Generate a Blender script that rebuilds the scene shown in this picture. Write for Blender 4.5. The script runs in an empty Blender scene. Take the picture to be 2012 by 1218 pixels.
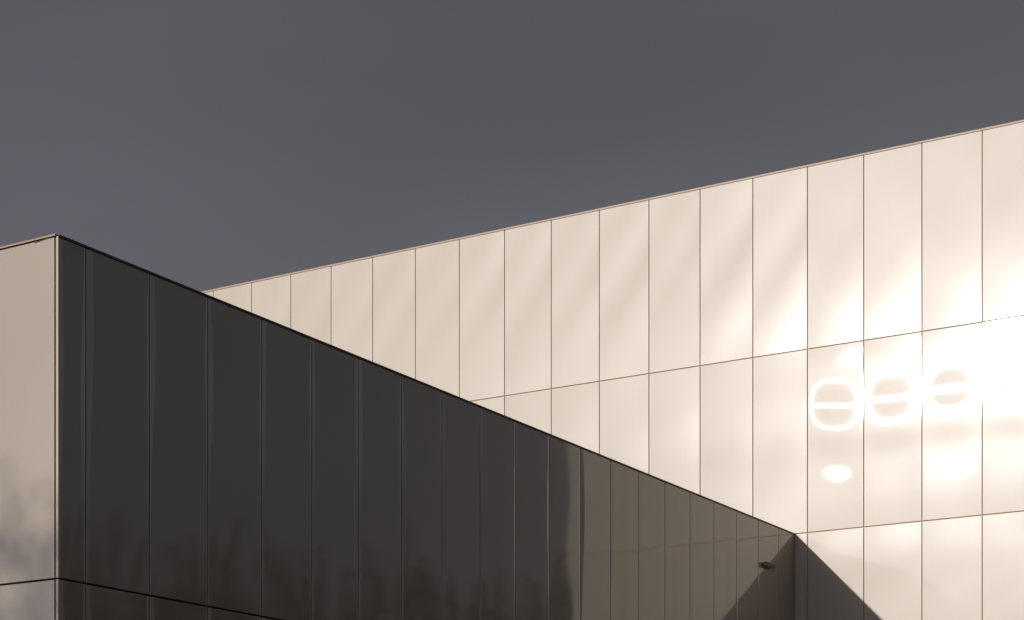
import bpy, math, random
import numpy as np
from mathutils import Vector, Matrix

# ------------------------------------------------------------------ camera, sky, sun, exposure
# World axes: X runs along the bright long facade (to the right), Y away from the camera,
# the inner corner of the two volumes stands at the origin.
EYE = 1.6
YAW = 0.5415219
F_PX, HY = 3652.7, 1714.84                     # focal length and horizon row in photo pixels
CAMU, CAMT = 14.6144, -35.4762
sc = bpy.context.scene
cam_d = bpy.data.cameras.new('camera')
cam = bpy.data.objects.new('camera', cam_d)
sc.collection.objects.link(cam)
cam.location = (CAMU, CAMT, EYE)
cam.rotation_euler = (math.radians(90), 0, YAW)
cam_d.sensor_width = 36
cam_d.lens = 36 * F_PX / 2012
cam_d.shift_y = (HY - 609) / 2012
cam_d.clip_end = 3000
sc.camera = cam

SUN = Vector((-0.282, -0.991, 0.287)).normalized()     # towards the sun
SUN_EL = math.asin(SUN.z)
world = bpy.data.worlds.new("World")
sc.world = world
world.use_nodes = True
wn, wl = world.node_tree.nodes, world.node_tree.links
wn.clear()
w_out = wn.new('ShaderNodeOutputWorld')
w_bg = wn.new('ShaderNodeBackground')
w_sky = wn.new('ShaderNodeTexSky')
w_sky.sky_type = 'NISHITA'
w_sky.sun_disc = False
w_sky.sun_elevation = SUN_EL
w_sky.sun_rotation = math.atan2(SUN.x, SUN.y)
w_sky.air_density = 1.0
w_sky.dust_density = 0.8
w_sky.ozone_density = 1.0
w_hsv = wn.new('ShaderNodeHueSaturation')
w_hsv.inputs['Saturation'].default_value = 0.14
w_tc = wn.new('ShaderNodeTexCoord')
w_map = wn.new('ShaderNodeMapping')
w_map.inputs['Rotation'].default_value = (0.25, 0.1, 0.5)
w_map.inputs['Scale'].default_value = (2.2, 2.2, 7.0)
w_noise = wn.new('ShaderNodeTexNoise')
w_noise.inputs['Scale'].default_value = 1.3
w_noise.inputs['Detail'].default_value = 3
w_noise.inputs['Roughness'].default_value = 0.45
w_rng = wn.new('ShaderNodeMapRange')
w_rng.inputs['From Min'].default_value = 0.3
w_rng.inputs['From Max'].default_value = 0.7
w_rng.inputs['To Min'].default_value = 0.69
w_rng.inputs['To Max'].default_value = 0.875
w_sep = wn.new('ShaderNodeSeparateXYZ')              # heavier cloud bank towards +X
w_bank = wn.new('ShaderNodeMapRange')
w_bank.inputs['From Min'].default_value = -0.75; w_bank.inputs['From Max'].default_value = 0.2
w_bank.inputs['To Min'].default_value = 1.14; w_bank.inputs['To Max'].default_value = 0.60
w_fac = wn.new('ShaderNodeMath'); w_fac.operation = 'MULTIPLY'
w_glow = wn.new('ShaderNodeMapRange')
w_glow.inputs['From Min'].default_value = 0.1; w_glow.inputs['From Max'].default_value = -0.9
w_glow.inputs['To Min'].default_value = 1.0; w_glow.inputs['To Max'].default_value = 2.1
w_f2 = wn.new('ShaderNodeMath'); w_f2.operation = 'MULTIPLY'
wl.new(w_tc.outputs['Generated'], w_sep.inputs[0]); wl.new(w_sep.outputs[0], w_bank.inputs['Value'])
wl.new(w_sep.outputs[1], w_glow.inputs['Value']); wl.new(w_glow.outputs[0], w_f2.inputs[1])
w_hi = wn.new('ShaderNodeMapRange'); w_hi.interpolation_type = 'SMOOTHSTEP'      # added bright sky band on that side, for the panel edges to mirror
w_hi.inputs['From Min'].default_value = 0.31; w_hi.inputs['From Max'].default_value = 0.41
w_hi.inputs['To Min'].default_value = 0.0; w_hi.inputs['To Max'].default_value = 1.7
w_side = wn.new('ShaderNodeMapRange'); w_side.interpolation_type = 'SMOOTHSTEP'
w_side.inputs['From Min'].default_value = 0.0; w_side.inputs['From Max'].default_value = 0.45
w_hm = wn.new('ShaderNodeMath'); w_hm.operation = 'MULTIPLY'
w_h1 = wn.new('ShaderNodeMath'); w_h1.operation = 'ADD'; w_h1.inputs[1].default_value = 1.0
w_f3 = wn.new('ShaderNodeMath'); w_f3.operation = 'MULTIPLY'
wl.new(w_sep.outputs[2], w_hi.inputs['Value']); wl.new(w_sep.outputs[0], w_side.inputs['Value'])
w_lo = wn.new('ShaderNodeMapRange'); w_lo.interpolation_type = 'SMOOTHSTEP'
w_lo.inputs['From Min'].default_value = 0.50; w_lo.inputs['From Max'].default_value = 0.62
w_lo.inputs['To Min'].default_value = 1.0; w_lo.inputs['To Max'].default_value = 0.0
w_ban = wn.new('ShaderNodeMath'); w_ban.operation = 'MULTIPLY'
wl.new(w_sep.outputs[2], w_lo.inputs['Value']); wl.new(w_hi.outputs[0], w_ban.inputs[0]); wl.new(w_lo.outputs[0], w_ban.inputs[1])
wl.new(w_ban.outputs[0], w_hm.inputs[0]); wl.new(w_side.outputs[0], w_hm.inputs[1])
wl.new(w_hm.outputs[0], w_h1.inputs[0])
wl.new(w_bank.outputs[0], w_f2.inputs[0]); wl.new(w_f2.outputs[0], w_f3.inputs[0]); wl.new(w_h1.outputs[0], w_f3.inputs[1])
wl.new(w_f3.outputs[0], w_fac.inputs[0])
w_mul = wn.new('ShaderNodeVectorMath'); w_mul.operation = 'SCALE'
w_tint = wn.new('ShaderNodeVectorMath'); w_tint.operation = 'MULTIPLY'
w_tint.inputs[1].default_value = (1.0, 0.955, 1.07)
wl.new(w_tc.outputs['Generated'], w_map.inputs['Vector'])
wl.new(w_map.outputs[0], w_noise.inputs['Vector'])
wl.new(w_noise.outputs[0], w_rng.inputs['Value'])
wl.new(w_sky.outputs[0], w_hsv.inputs['Color'])
wl.new(w_hsv.outputs[0], w_tint.inputs[0])
wl.new(w_tint.outputs[0], w_mul.inputs[0])
wl.new(w_rng.outputs[0], w_fac.inputs[1]); wl.new(w_fac.outputs[0], w_mul.inputs['Scale'])
wl.new(w_mul.outputs[0], w_bg.inputs['Color'])
w_bg.inputs['Strength'].default_value = 0.0435
wl.new(w_bg.outputs[0], w_out.inputs['Surface'])

sun_d = bpy.data.lights.new('sun', 'SUN')
sun_d.energy = 3.2
sun_d.angle = math.radians(0.53)
sun_d.color = (1.0, 0.93, 0.835)
sun = bpy.data.objects.new('sun', sun_d)
sc.collection.objects.link(sun)
sun.rotation_euler = (-SUN).to_track_quat('-Z', 'Y').to_euler()

sc.view_settings.view_transform = 'Standard'
sc.view_settings.look = 'None'
sc.view_settings.exposure = 0
sc.view_settings.gamma = 1
sc.view_settings.use_curve_mapping = False
sc.cycles.sample_clamp_indirect = 3
sc.cycles.max_bounces = 8

# ------------------------------------------------------------------ helpers
def link(o, parent=None):
    sc.collection.objects.link(o)
    if parent:
        o.parent = parent
    return o

def empty(name, label, cat, loc=(0, 0, 0), group=None):
    o = bpy.data.objects.new(name, None)
    o.location = loc
    o['label'] = label; o['category'] = cat
    if group: o['group'] = group
    return link(o)

class MB:
    """collects raw geometry and links it as one mesh object"""
    def __init__(self): self.v = []; self.f = []
    def box(self, a, b):
        (x0, y0, z0), (x1, y1, z1) = a, b
        n = len(self.v)
        self.v += [(x0,y0,z0),(x1,y0,z0),(x1,y1,z0),(x0,y1,z0),(x0,y0,z1),(x1,y0,z1),(x1,y1,z1),(x0,y1,z1)]
        self.f += [tuple(n+i for i in q) for q in ((0,3,2,1),(4,5,6,7),(0,1,5,4),(1,2,6,5),(2,3,7,6),(3,0,4,7))]
    def prism(self, prof, axis, a, b):
        """prof: list of (p,z) outline, extruded along world axis 0 or 1 between a and b"""
        n = len(self.v); k = len(prof)
        for e in (a, b):
            for p, z in prof:
                self.v.append((e, p, z) if axis == 0 else (p, e, z))
        self.f += [(n+i, n+(i+1) % k, n+k+(i+1) % k, n+k+i) for i in range(k)]
        self.f += [tuple(n+i for i in range(k))[::-1], tuple(n+k+i for i in range(k))]
    def tube(self, p0, p1, r0, r1, n=6):
        p0, p1 = Vector(p0), Vector(p1)
        d = (p1-p0).normalized()
        a = d.orthogonal().normalized(); b = d.cross(a)
        s = len(self.v)
        for p, r in ((p0, r0), (p1, r1)):
            for i in range(n):
                t = 2*math.pi*i/n
                self.v.append(tuple(p + a*math.cos(t)*r + b*math.sin(t)*r))
        self.f += [(s+i, s+(i+1) % n, s+n+(i+1) % n, s+n+i) for i in range(n)]
    def quad(self, c, a, b):
        s = len(self.v)
        c, a, b = Vector(c), Vector(a), Vector(b)
        self.v += [tuple(c-a-b), tuple(c+a-b), tuple(c+a+b), tuple(c-a+b)]
        self.f.append((s, s+1, s+2, s+3))
    def build(self, name, mat, parent=None, smooth=False):
        me = bpy.data.meshes.new(name)
        me.from_pydata(self.v, [], self.f)
        me.materials.append(mat)
        if smooth: me.shade_smooth()
        me.update()
        return link(bpy.data.objects.new(name, me), parent)

def bevel(o, w=0.004, seg=2):
    m = o.modifiers.new('bevel', 'BEVEL'); m.width = w; m.segments = seg; m.limit_method = 'ANGLE'
    return o

# ------------------------------------------------------------------ materials
def new_mat(name):
    m = bpy.data.materials.new(name); m.use_nodes = True
    m.node_tree.nodes.clear()
    return m, m.node_tree.nodes, m.node_tree.links

def simple(name, col, rough=0.6, noise=0.0, scale=8, metallic=0.0, spec=0.5):
    m, n, l = new_mat(name)
    out = n.new('ShaderNodeOutputMaterial'); b = n.new('ShaderNodeBsdfPrincipled')
    b.inputs['Roughness'].default_value = rough
    b.inputs['Metallic'].default_value = metallic
    b.inputs['Specular IOR Level'].default_value = spec
    tc = n.new('ShaderNodeTexCoord'); nz = n.new('ShaderNodeTexNoise')
    nz.inputs['Scale'].default_value = scale; nz.inputs['Detail'].default_value = 5
    l.new(tc.outputs['Object'], nz.inputs['Vector'])
    mx = n.new('ShaderNodeMix'); mx.data_type = 'RGBA'
    mx.inputs['A'].default_value = (*[c*(1-noise) for c in col], 1)
    mx.inputs['B'].default_value = (*[min(1, c*(1+noise)) for c in col], 1)
    l.new(nz.outputs[0], mx.inputs['Factor'])
    l.new(mx.outputs['Result'], b.inputs['Base Color'])
    l.new(b.outputs[0], out.inputs['Surface'])
    return m

def panel_material(name, col, w_broad=0.07, r_broad=0.42, w_mid=0.02, r_mid=0.15, ior=1.7, tint=(1.03, 1.10), coatc=(1, 1, 1)):
    """pearl coated aluminium: flat paint, two soft flake lobes and a clear polished coat"""
    m, n, l = new_mat(name)
    out = n.new('ShaderNodeOutputMaterial')
    tc = n.new('ShaderNodeTexCoord')
    mp = n.new('ShaderNodeMapping'); mp.inputs['Scale'].default_value = (14, 14, 0.35)
    nz = n.new('ShaderNodeTexNoise'); nz.inputs['Scale'].default_value = 1.0; nz.inputs['Detail'].default_value = 4
    l.new(tc.outputs['Object'], mp.inputs['Vector']); l.new(mp.outputs[0], nz.inputs['Vector'])
    mx = n.new('ShaderNodeMix'); mx.data_type = 'RGBA'
    mx.inputs['A'].default_value = (*[c*0.985 for c in col], 1)
    mx.inputs['B'].default_value = (*[c*1.015 for c in col], 1)
    l.new(nz.outputs[0], mx.inputs['Factor'])
    dif = n.new('ShaderNodeBsdfDiffuse'); l.new(mx.outputs['Result'], dif.inputs['Color'])
    g1 = n.new('ShaderNodeBsdfGlossy'); g1.inputs['Roughness'].default_value = r_broad
    g1.inputs['Color'].default_value = (w_broad, w_broad*tint[0], w_broad*tint[1], 1)
    g2 = n.new('ShaderNodeBsdfGlossy'); g2.inputs['Roughness'].default_value = r_mid
    g2.inputs['Color'].default_value = (w_mid, w_mid*1.05, w_mid*1.15, 1)
    a1 = n.new('ShaderNodeAddShader'); a2 = n.new('ShaderNodeAddShader')
    l.new(dif.outputs[0], a1.inputs[0]); l.new(g1.outputs[0], a1.inputs[1])
    l.new(a1.outputs[0], a2.inputs[0]); l.new(g2.outputs[0], a2.inputs[1])
    coat = n.new('ShaderNodeBsdfGlossy'); coat.inputs['Roughness'].default_value = 0.05
    coat.inputs['Color'].default_value = (*coatc, 1)
    fr = n.new('ShaderNodeFresnel'); fr.inputs['IOR'].default_value = ior
    ms = n.new('ShaderNodeMixShader')
    l.new(fr.outputs[0], ms.inputs[0]); l.new(a2.outputs[0], ms.inputs[1]); l.new(coat.outputs[0], ms.inputs[2])
    l.new(ms.outputs[0], out.inputs['Surface'])
    return m

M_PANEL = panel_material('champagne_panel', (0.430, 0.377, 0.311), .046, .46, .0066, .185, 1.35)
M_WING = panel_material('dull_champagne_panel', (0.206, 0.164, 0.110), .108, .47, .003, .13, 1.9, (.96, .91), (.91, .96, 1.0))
M_BACK = simple('joint_backing', (0.58, 0.38, 0.23), 0.7, 0.1, 3)
M_SHADEBACK = simple('shade_dark_backing', (0.03, 0.027, 0.024), 0.6, 0.1, 20)  # near black backing of the wing, joint shade put into the colour
M_CAP = simple('cap_metal', (0.42, 0.34, 0.27), 0.45, 0.05, 4)
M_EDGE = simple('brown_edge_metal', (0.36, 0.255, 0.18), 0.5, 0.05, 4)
M_DARKCAP = simple('dark_cap_metal', (0.06, 0.05, 0.042), 0.5, 0.08, 4)  # near black tone puts shade into the caps facing away from the sun
M_ROOF = simple('roof_membrane', (0.16, 0.155, 0.15), 0.9, 0.15, 2)
M_FIX = simple('fixture_metal', (0.022, 0.022, 0.024), 0.45, 0.1, 30)
M_FIX_LENS_LIT = simple('fixture_lens_lit_end', (0.34, 0.34, 0.34), 0.25, 0.05, 30)  # lens grey, used again as painted light on the near end

# ------------------------------------------------------------------ facade measures
H = 3.73047
TOP = EYE + 14.37492                # top of the long facade
ANN = TOP - 2*H                     # top of the lower volume, level with the second joint
U0, W_U = 0.281424, 1.2             # facade joints at U0 + k*W_U
T0, W_T = -0.81297, 1.025975        # side joints at T0 - k*W_T
L = 20.726                          # length of the lower volume's side
U_END = 5.27
GAP = 0.018
GAP_W = 0.013                       # narrower joints on the low wing
GAPZ = 0.020
THK = 0.040

def sstep(a, b, x):
    t = np.clip((x-a)/(b-a), 0, 1); return t*t*(3-2*t)

def panel(name, parent, org, ax, nrm, w, h, gfun, nx=22, nz=56, mat=None):
    """A folded sheet panel: slightly oil-canned face, chamfered rim, returns.
    org = lower left front corner, ax = horizontal axis, nrm = outward normal.
    gfun(p, q) -> tilt of the sheet along ax and along z (p left-right, q top-bottom, 0..1)."""
    org = np.array(org, float); ax = np.array(ax, float); nrm = np.array(nrm, float); up = np.array((0, 0, 1.0))
    ch = 0.003
    p = np.linspace(0, 1, nx+1); q = np.linspace(0, 1, nz+1)
    # denser columns near the edges where the sheet bends
    p = 0.5 - 0.5*np.cos(np.pi*p)*0.35 - 0.5*(1-2*p)*0.65
    P, Q = np.meshgrid(p, q)
    pos = (org + ax*(ch + P[..., None]*(w-2*ch)) + up*(h-ch - Q[..., None]*(h-2*ch)))
    ga, gz = gfun(P, Q)
    N = nrm + ga[..., None]*ax + gz[..., None]*up
    N = N/np.linalg.norm(N, axis=2, keepdims=True)
    verts = pos.reshape(-1, 3).tolist(); nor = N.reshape(-1, 3)
    idx = np.arange((nx+1)*(nz+1)).reshape(nz+1, nx+1)
    f = np.stack([idx[1:, :-1], idx[1:, 1:], idx[:-1, 1:], idx[:-1, :-1]], -1).reshape(-1, 4)
    if np.dot(np.cross(ax, up), nrm) < 0: f = f[:, ::-1]
    faces = f.tolist(); ln = nor[f.reshape(-1)].tolist()
    # rim: front corners, chamfer ring, back ring
    c = [idx[-1, 0], idx[-1, -1], idx[0, -1], idx[0, 0]]
    s = len(verts)
    for dep in (ch, THK):
        for a_, b_ in ((0, 0), (w, 0), (w, h), (0, h)):
            verts.append((org + ax*a_ + up*b_ - nrm*dep).tolist())
    sides = [-up, ax, up, -ax]
    for i in range(4):
        j = (i+1) % 4
        fc = [int(c[i]), s+i, s+j, int(c[j])]; fr_ = [s+i, s+4+i, s+4+j, s+j]
        n1 = (sides[i]+nrm); n1 = n1/np.linalg.norm(n1)
        if np.dot(np.cross(ax, up), nrm) < 0: fc = fc[::-1]; fr_ = fr_[::-1]
        faces.append(fc); ln += [n1.tolist()]*4
        faces.append(fr_); ln += [sides[i].tolist()]*4
    me = bpy.data.meshes.new(name)
    me.from_pydata(verts, [], faces)
    me.materials.append(mat or M_PANEL)
    me.shade_smooth()
    me.normals_split_custom_set(ln)
    me.update()
    return link(bpy.data.objects.new(name, me), parent)

rng = random.Random(7)
def soft(seed, au, az):
    """gentle random oil-canning"""
    r = random.Random(seed)
    k = [(r.uniform(.4, 1.2), r.uniform(.6, 2.2), r.uniform(0, 6.3), r.uniform(.5, 1)) for _ in range(4)]
    def g(P, Q):
        a = sum(c*np.sin(2*np.pi*(fx*P*.6+fz*Q)+ph) for fx, fz, ph, c in k)/3
        b = sum(c*np.cos(2*np.pi*(fx*P*.6-fz*Q*.8)+ph*1.7) for fx, fz, ph, c in k)/3
        return au*a, az*b
    return g

# top row of the long facade: diagonal waves of the sheet, much the same in every panel
def g_top(k, seed):
    r = random.Random(seed*3)
    sf = soft(seed, .015, .010)
    dk = r.uniform(-.010, .010); sh = r.uniform(-.03, .03); am = r.uniform(.85, 1.2)
    def g(P, Q):
        s = (1-Q) - .30*P - .10*P*P + sh                              # 0 lower edge .. 1 upper left
        low = (1-sstep(-.12, .50, (1-Q) - .22*P + sh))*sstep(-.8, 1.0, P)
        f = -.75*np.exp(-((s-.27)/.12)**2) + .45*np.exp(-((s-.52)/.12)**2) - .55*np.exp(-((s-.78)/.13)**2) + .4*np.exp(-((s-.98)/.12)**2)
        a, b = sf(P, Q)
        gu = {0: .024, 1: .024, 2: .016, 3: .006, 4: -.012}.get(k, .018)
        hi = {1: .014, 2: .016, 3: .018, 4: .022}.get(k, .010)
        base = .017 if k > 0 else .010
        far = 1.0 if k < 4 else .35
        am2 = .026 if k > 0 else .050
        damp = .5 if k > 0 else 1.0
        return gu*low + am2*am*far*f*(.5+.5*P) + damp*a + dk, .006*f + hi*(1-low) + base + damp*b
    return g

# second row: a looped crease where the stiffeners grip the sheet, with a bar across it
def g_loop(k, seed):
    gu0, rw, cell_a, sp, spr, spz, top_a = {1: (.054, .085, .55, .95, .26, .046, .7), 2: (.039, .125, .75, .0, .2, .03, .8),
                                   3: (.024, .18, 1.1, 1.0, .35, .062, 1.0), 4: (.009, .22, .9, .0, .3, .06, .0)}[k]
    sf = soft(seed, .002, .002)
    def g(P, Q):
        cq = .318; cp = .48
        T = Q - .022*(P-.5) + .006*np.sin(3.2*P+k*1.9)
        rho = (np.abs((P-cp)/.42)**2.7 + np.abs((T-cq)/.131)**2.7)**(1/2.7)
        ring = np.exp(-(np.abs(rho-1)/rw)**2.2)*(1-.16*np.sin(2*np.arctan2(T-cq, (P-cp)*.3)+k)**2)
        bar = np.exp(-(np.abs(T-.325)/(.015*(.5+.5*rw/.085)))**3)*(1-sstep(.95, 1.1, rho))
        fan = np.exp(-((Q-.02-.16*(1-P))/(.03+.05*P))**2)*sstep(.35, 1.0, P)*sstep(0, .05, Q)*.8
        side = sstep(.90, 1.0, P)*sstep(.05, .2, Q)*(1-sstep(.40, .5, Q))*.75
        spot = 0*P
        if sp:
            r2 = np.sqrt(((P-.53)/spr)**2 + ((T-(.695 if k == 1 else .735))/spz)**2)
            spot = sp*np.exp(-(r2/.95)**4) - (.45*np.exp(-(r2/.36)**2) if k == 1 else 0)
        pos = np.maximum.reduce([ring, bar, fan, side, spot])
        neg = cell_a*(1-sstep(.55, 1.0, rho)) + top_a*np.exp(-(Q/.10)**2)*(1-.6*P) \
            + .95*np.exp(-((T-.55)/.075)**2)*(.6+.4*np.sin(np.pi*P)) + .8*sstep(.78, 1.0, Q) \
            + .35*np.exp(-((P-.9)/.25)**2)*sstep(.6, .75, Q)
        if k == 4: neg = neg + .4*sstep(.45, .6, Q)
        a, b = sf(P, Q)
        return pos*(gu0-.013*P) - neg*(1-pos)*.030 + a, pos*.047*Q - neg*(1-pos)*.012 + b
    return g

def g_row2(k, seed):
    sf = soft(seed, .015, .010); dk = random.Random(seed*3).uniform(-.006, .006)
    def g(P, Q):
        a, b = sf(P, Q)
        f = .55*np.exp(-((P-1.0)/.35)**2)*np.exp(-((Q-.60)/.4)**2) - .3*np.exp(-((P-.1)/.3)**2) \
            + .22*np.exp(-((Q-.32-.10*(1-P))/.10)**2)*P - .4*np.exp(-((Q-.52-.1*P)/.09)**2)
        return (.020 if k > -1 else .048)*f + a + dk, .006*f + b
    return g

def g_row3(k, seed):
    sf = soft(seed, .006, .005)
    def g(P, Q):
        a, b = sf(P, Q)
        f = .8*np.exp(-((Q-.06)/.13)**2)*sstep(0, .7, P) - .6*np.exp(-((Q-.30+.1*P)/.12)**2) + .3*np.exp(-((Q-.5)/.2)**2)
        return .040*f + a, .008*f + b
    return g

# shaded side: sheets that round off towards their vertical edges
def g_side(seed, wl=.10, wr=.10, lift=.125):
    r = random.Random(seed)
    dl, dr = r.uniform(.7, 1.3), r.uniform(.7, 1.3)
    ql, qr = r.uniform(.22, .42), r.uniform(.2, .5)
    hl, hr = r.uniform(.28, .5), r.uniform(.28, .5)
    sf = soft(seed+50, .005, .0065); dz = r.uniform(-.003, .003)
    def g(P, Q):
        a, b = sf(P, Q)
        le = .12+.88*np.exp(-((Q-ql)/hl)**2); re = .10+.75*np.exp(-((Q-qr)/hr)**2)
        gl = 1-sstep(.72, 1.0, P/(wl*dl*le)); gr = 1-sstep(.72, 1.0, (1-P)/(wr*dr*re))
        up = (gl+gr)
        return a - .050*gl + .022*gr, b + lift*up + dz
    return g

# ------------------------------------------------------------------ long bright volume
main = empty('building', 'long pale champagne metal clad building with a sunlit facade rising towards the right edge', 'building', (0, 0, 0))
core = MB(); core.box((-44, 0.028, 0), (U_END-.05, 32, TOP-.35))
core.build('wall', M_BACK, main)
rf = MB(); rf.box((-43.7, .35, TOP-.35), (U_END-.35, 31.7, TOP-.30)); rf.build('roof', M_ROOF, main)
par = MB()
par.box((-44, .0275, TOP-.35), (U_END-.052, .34, TOP-.03)); par.box((-44, 31.7, TOP-.35), (U_END-.052, 32, TOP-.03))
par.box((U_END-.35, .34, TOP-.35), (U_END-.052, 31.7, TOP-.03)); par.box((-44, .34, TOP-.35), (-43.7, 31.7, TOP-.03))
par.build('parapet', M_BACK, main)

def cap_profile(face, back, top, hgt, sign):
    # folded flashing: drip edge, upright fascia, top sloping to the roof
    return [(face, top-hgt), (face, top-.004), (face+sign*.004, top), (back, top-.03), (back, top-.034), (face+sign*.006, top-.006), (face+sign*.006, top-hgt)]
cp = MB()
x = -44.0; k = 0
joints = [U0 + W_U*i for i in (-36, -33, -30, -27, -24, -21, -18, -15, -12, -9, -6, -3, 0, 2, 3)] + [U_END+.012]
xs = [-44.02] + [j for j in joints if j > -44.0]
for a_, b_ in zip(xs[:-1], xs[1:]):
    cp.prism(cap_profile(-.016, .36, TOP+.012, .040, 1), 0, a_+.0015, b_-.0015)
cp.build('parapet_cap', M_EDGE, main)
cs = MB(); cs.prism(cap_profile(U_END+.016, U_END-.36, TOP+.010, .052, -1), 1, .0, 32.0)
cs.build('parapet_cap', M_DARKCAP, main)

seed = 100
pk = []
for kk in range(-37, 5):
    u0 = U0 + W_U*(kk-1); u1 = U0 + W_U*kk
    if kk == 4: pass
    pk.append((kk, u0, u1))
pk.append((5, U0 + W_U*4, U_END))
def sheet(parent, mat, org, ax, nrm, cols, rows_):
    """panels outside the picture: one folded sheet with V grooves at the joints"""
    org, ax, nrm = Vector(org), Vector(ax), Vector(nrm)
    def cuts(js):
        out = [(js[0], 0)]
        for j in js[1:-1]: out += [(j-GAP/2, 0), (j, 1), (j+GAP/2, 0)]
        return out + [(js[-1], 0)]
    cx, cz = cuts(cols), cuts(rows_)
    m = MB()
    for z, dz in cz:
        for x_, dx in cx:
            m.v.append(tuple(org + ax*x_ + Vector((0, 0, z)) - nrm*(THK*max(dx, dz))))
    n = len(cx)
    flip = ax.cross(Vector((0, 0, 1))).dot(nrm) < 0
    for j in range(len(cz)-1):
        for i in range(n-1):
            q = (j*n+i, j*n+i+1, (j+1)*n+i+1, (j+1)*n+i)
            m.f.append(q[::-1] if flip else q)
    return m.build('cladding', mat, parent)

def uj(k): return U0 + W_U*k
for kk, u0, u1 in pk:
    for row in range(3):
        z1 = TOP - H*row; z0 = z1 - H
        if row == 0: z1 -= .028
        a = u0 + GAP/2; b = u1 - (GAP/2 if kk != 5 else 0)
        if row >= 2:
            if u1 <= 0.03: continue
            a = max(a, 0.004)
        seed += 1
        vis = (row == 0 and -14 <= kk) or (row == 1 and -8 <= kk) or (row == 2 and kk >= 0)
        if not vis: continue
        z0g = z0 + GAPZ/2; z1g = z1 - (GAPZ/2 if row else 0)
        if kk == 5: g = soft(seed, .004, .004)
        elif row == 0: g = g_top(kk, seed)
        elif row == 1:
            if kk >= 1:
                g = g_loop(kk, seed)
            else: g = g_row2(kk, seed)
        else: g = g_row3(kk, seed)
        fine = row == 1 and 1 <= kk <= 4
        panel('cladding_panel', main, (a, 0, z0g), (1, 0, 0), (0, -1, 0), b-a, z1g-z0g, g, 44 if fine else 22, 130 if fine else 50)
F_ = (0, -1, 0)
sheet(main, M_PANEL, (0, 0, 0), (1, 0, 0), F_, [uj(k) for k in range(-36, -15)] + [uj(-15)-GAP/2], [TOP-H+GAPZ/2, TOP-.028])
sheet(main, M_PANEL, (0, 0, 0), (1, 0, 0), F_, [uj(k) for k in range(-36, -9)] + [uj(-9)-GAP/2], [TOP-2*H+GAPZ/2, TOP-H-GAPZ/2])
sheet(main, M_PANEL, (0, 0, 0), (1, 0, 0), F_, [.004] + [uj(k) for k in range(0, 5)] + [U_END], [.15, TOP-3*H-GAPZ/2])
sheet(main, M_PANEL, (U_END, 0, 0), (0, 1, 0), (1, 0, 0), [.0005] + [W_U*k for k in range(1, 27)] + [32], [.15, TOP-4*H, TOP-3*H, TOP-2*H, TOP-H, TOP-.028])

# ------------------------------------------------------------------ lower volume in front
ann = empty('building_wing', 'lower flat roofed wing with dark glossy shaded side and narrow sunlit end at the left', 'building', (0, 0, 0))
core = MB(); core.box((-26, -L+.05, 0), (-.045, .043, ANN-.32)); core.build('wall', M_SHADEBACK, ann)
rf = MB(); rf.box((-25.7, -L+.35, ANN-.32), (-.35, .043, ANN-.27)); rf.build('roof', M_ROOF, ann)
par = MB(); par.box((-26, -L+.052, ANN-.32), (-.047, -L+.35, ANN-.03)); par.box((-.35, -L+.35, ANN-.32), (-.047, .043, ANN-.03))
par.build('parapet', M_SHADEBACK, ann)
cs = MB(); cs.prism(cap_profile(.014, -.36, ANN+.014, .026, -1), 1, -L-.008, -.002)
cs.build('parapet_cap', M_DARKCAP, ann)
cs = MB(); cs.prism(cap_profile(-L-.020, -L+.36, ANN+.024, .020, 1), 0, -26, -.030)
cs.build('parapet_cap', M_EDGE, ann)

JW = .012
jt = [-L] + [T0 - W_T*i for i in range(19, -1, -1)] + [-.001]
for i in range(len(jt)-1):
    for row in range(2):
        z1 = ANN - H*row + JW*row; z0 = ANN-H*(row+1)+JW
        if row == 0: z1 -= .014
        if row == 1: z0 = .15
        a = jt[i] + (GAP_W/2 if i else 0); b = jt[i+1] - (GAP_W/2 if i < len(jt)-2 else 0)
        z0g = z0+GAPZ/2; z1g = z1-(GAPZ/2 if row else 0)
        seed += 1
        if row == 1 and i > 5: continue
        nar = (b-a) < .7
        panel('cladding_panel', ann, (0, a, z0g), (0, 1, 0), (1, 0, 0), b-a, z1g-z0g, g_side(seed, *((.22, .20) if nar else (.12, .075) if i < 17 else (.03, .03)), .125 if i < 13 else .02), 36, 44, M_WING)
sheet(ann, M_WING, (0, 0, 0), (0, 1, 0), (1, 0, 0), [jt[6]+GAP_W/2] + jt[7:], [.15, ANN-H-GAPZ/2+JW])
# sunlit end
e0 = -.062
for row in range(2):
    z1 = ANN - H*row + JW*row; z0 = ANN-H*(row+1)+JW
    if row == 0: z1 -= .006
    if row == 1: z0 = .15
    z0g = z0+GAPZ/2; z1g = z1-(GAPZ/2 if row else 0)
    seed += 1
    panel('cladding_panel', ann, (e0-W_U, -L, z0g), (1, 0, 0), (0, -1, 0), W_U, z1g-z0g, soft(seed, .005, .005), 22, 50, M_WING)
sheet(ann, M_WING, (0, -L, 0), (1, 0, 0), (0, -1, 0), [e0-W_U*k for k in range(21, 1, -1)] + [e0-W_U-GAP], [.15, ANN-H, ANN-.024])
# corner post: a recess with its shade painted in, beside a pale folded strip that stops at each joint
for z0, z1 in ((ANN-H+.024, ANN-.006), (.15, ANN-H)):
    m = MB(); m.box((-.058, -L+.018, z0), (-.034, -L+.048, z1)); m.build('corner_recess', M_SHADEBACK, ann)
    m = MB(); m.box((-.032, -L-.003, z0), (-.002, -L+.0, z1)); o = m.build('corner_strip', M_CAP, ann)
for zc in (ANN-.50, ANN-1.42, ANN-2.42, ANN-3.29, ANN-H-.75):
    m = MB(); m.box((-.058, -L+.008, zc-.008), (-.030, -L+.020, zc+.008)); m.build('corner_clip', M_DARKCAP, ann)

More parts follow.
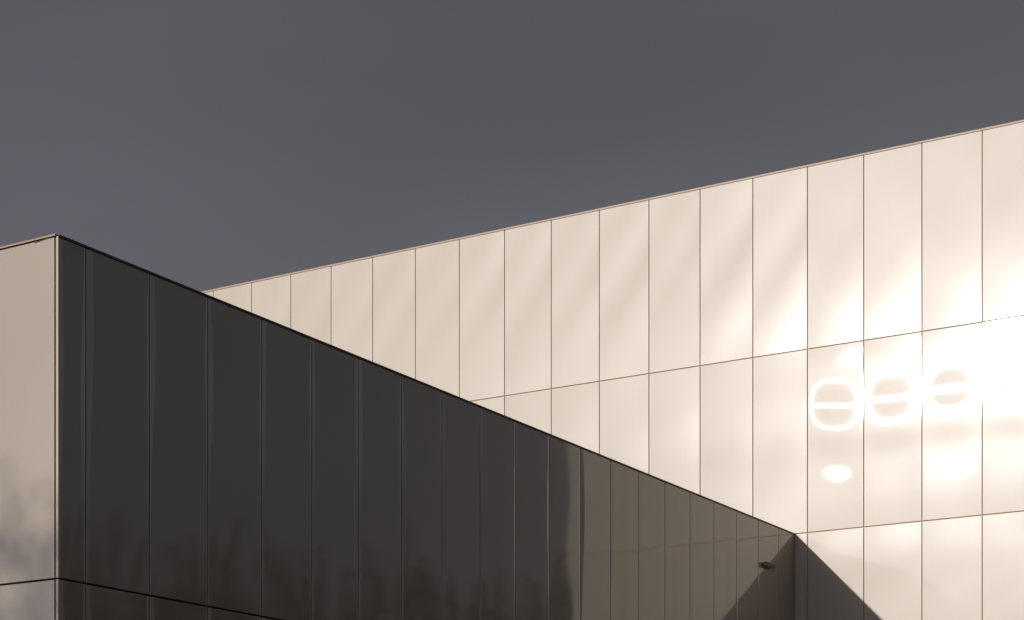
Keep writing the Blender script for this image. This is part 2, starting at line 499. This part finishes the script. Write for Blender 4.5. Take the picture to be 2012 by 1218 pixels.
# ------------------------------------------------------------------ wall fixture high on the shaded side
fx = empty('wall_fixture', 'small dark box shaped fixture mounted high on the shaded wall near the inner corner', 'wall fixture', (0, -1.42, ANN-.845))
def local(o): 
    return o
m = MB(); m.box((.022, -.205, -.042), (.105, .205, .042)); o = bevel(m.build('housing', M_FIX, fx), .006)
m = MB(); m.box((.002, -.09, -.035), (.024, .09, .035)); bevel(m.build('mounting_bracket', M_FIX, fx), .003)
m = MB(); m.box((.030, -.211, -.033), (.097, -.204, .033)); m.build('painted_lit_end', M_FIX_LENS_LIT, fx)  # near end coloured pale grey to look lit
m = MB(); m.box((.034, -.190, -.047), (.094, .190, -.041)); m.build('lens', M_FIX_LENS_LIT, fx)

# ------------------------------------------------------------------ ground
def ground_mat():
    m, n, l = new_mat('ground_grass')
    out = n.new('ShaderNodeOutputMaterial'); b = n.new('ShaderNodeBsdfPrincipled'); b.inputs['Roughness'].default_value = .95
    tc = n.new('ShaderNodeTexCoord'); nz = n.new('ShaderNodeTexNoise'); nz.inputs['Scale'].default_value = .35; nz.inputs['Detail'].default_value = 8
    mx = n.new('ShaderNodeMix'); mx.data_type = 'RGBA'
    mx.inputs['A'].default_value = (.035, .045, .02, 1); mx.inputs['B'].default_value = (.07, .07, .04, 1)
    l.new(tc.outputs['Object'], nz.inputs['Vector']); l.new(nz.outputs[0], mx.inputs['Factor'])
    l.new(mx.outputs['Result'], b.inputs['Base Color']); l.new(b.outputs[0], out.inputs['Surface'])
    return m
m = MB(); m.v = [(-900, -900, 0), (900, -900, 0), (900, 900, 0), (-900, 900, 0)]; m.f = [(0, 1, 2, 3)]
o = m.build('ground', ground_mat()); o['kind'] = 'structure'
m = MB(); m.box((.2, -60, 0.004), (20, -.2, .03)); m.box((-27, -60, 0.004), (.2, -L-.2, .03))
o = m.build('pavement', simple('asphalt_paving', (.06, .058, .055), .85, .12, 1.5)); o['kind'] = 'structure'

# ------------------------------------------------------------------ trees (seen only as reflections and cast shade)
M_BARK = simple('bark', (.07, .055, .042), .95, .3, 12)
M_NEEDLE = simple('conifer_needles', (.030, .034, .020), .9, .35, 6, spec=.2)
M_TWIG = simple('dry_leaf', (.085, .065, .04), .9, .3, 6, spec=.2)

def conifer(loc, h, r, seed, label):
    rd = random.Random(seed)
    t = empty('conifer_tree', label, 'tree', loc, 'trees beyond the right end of the facade')
    m = MB(); m.tube((0, 0, 0), (0, 0, h*.5), r*.09, r*.055, 8); m.tube((0, 0, h*.5), (0, 0, h*.98), r*.055, .02, 6)
    m.build('trunk', M_BARK, t)
    c = MB()
    n = 900
    for i in range(n):
        z = 1 - (1-rd.random())**.6 * .9
        zz = h*(.1 + .9*z)
        rad = r*(1-z)**.85*(0.75+.35*math.sin(zz*3.1+seed))
        a = rd.uniform(0, 2*math.pi); rr = rad*rd.uniform(.35, 1.0)
        d = Vector((math.cos(a), math.sin(a), -.35))
        s = rd.uniform(.18, .42)*(.6+.6*(1-z))
        side = Vector((-math.sin(a), math.cos(a), rd.uniform(-.5, .5)))
        c.quad((rr*math.cos(a), rr*math.sin(a), zz), d*s*1.5, side*s*.6)
    c.build('crown', M_NEEDLE, t)
    return t

def leafy(loc, h, r, seed, label, dens=1.0, group=None, mat=None, leaf=.13, zlo=.3):
    rd = random.Random(seed)
    t = empty('deciduous_tree', label, 'tree', loc, group)
    m = MB(); tips = []
    def grow(p, d, ln, rad, lev):
        q = p + d*ln
        m.tube(p, q, rad, rad*.68, 7 if lev < 2 else 4)
        if lev >= 2: tips.append(q); tips.append((p+q)/2)
        if lev >= 5: return
        for i in range(3 if lev else 5):
            nd = (d + Vector((rd.uniform(-1, 1), rd.uniform(-1, 1), rd.uniform(-.25, .7)))*.75).normalized()
            grow(q if i else q, nd, ln*rd.uniform(.62, .82), rad*.6, lev+1)
    grow(Vector((0, 0, 0)), Vector((0, 0, 1)), h*zlo, h*.022, 0)
    m.build('trunk', M_BARK, t)
    c = MB()
    for tp in tips:
        for _ in range(max(1, int(5*dens)) if dens >= .2 else (1 if rd.random() < dens*5 else 0)):
            o_ = Vector((rd.gauss(0, .3), rd.gauss(0, .3), rd.gauss(0, .25)))
            a = Vector((rd.uniform(-1, 1), rd.uniform(-1, 1), rd.uniform(-1, 1))).normalized()
            b = a.orthogonal().normalized()
            c.quad(tp+o_, a*leaf, b*leaf*.7)
    c.build('crown', mat or M_TWIG, t)
    return t

# directions of the rays mirrored by the shaded side, from the camera's mirror image
def mirrored(xpx, dist):
    X = (xpx-1006)/F_PX
    c_, s_ = math.cos(YAW), math.sin(YAW)
    u = -(X*c_ - s_); t_ = c_ + X*s_
    return (-CAMU + u*dist, CAMT + t_*dist)
tr = random.Random(11)
kinds = ['slender', 'broad', 'tall', 'short', 'ragged', 'dense']
spots = []
for i, xp in enumerate(range(60, 1200, 52)):
    d = tr.uniform(78, 104)
    ypx = 1010 + 95*((xp-100)/1000) + tr.uniform(-45, 45)
    hgt = EYE + d*(HY-ypx)/F_PX
    spots.append((xp+tr.uniform(-12, 12), d, hgt))
for i, (xp, d, hgt) in enumerate(spots):
    x, y = mirrored(xp, d)
    conifer((x, y, 0), hgt, tr.uniform(2.0, 3.2), 300+i, 'dark conifer in the tree line beyond the facade, mirrored in the glossy side')

# a thinly leaved tree between the sun and the end wall, behind the camera's left
D_T = 42
leafy((-.6 + SUN.x/abs(SUN.y)*D_T - .3, -L-D_T, 0), 16.5, 4, 5, 'thinly leaved tree behind the camera shading the low part of the end wall', dens=1.6, leaf=.10)
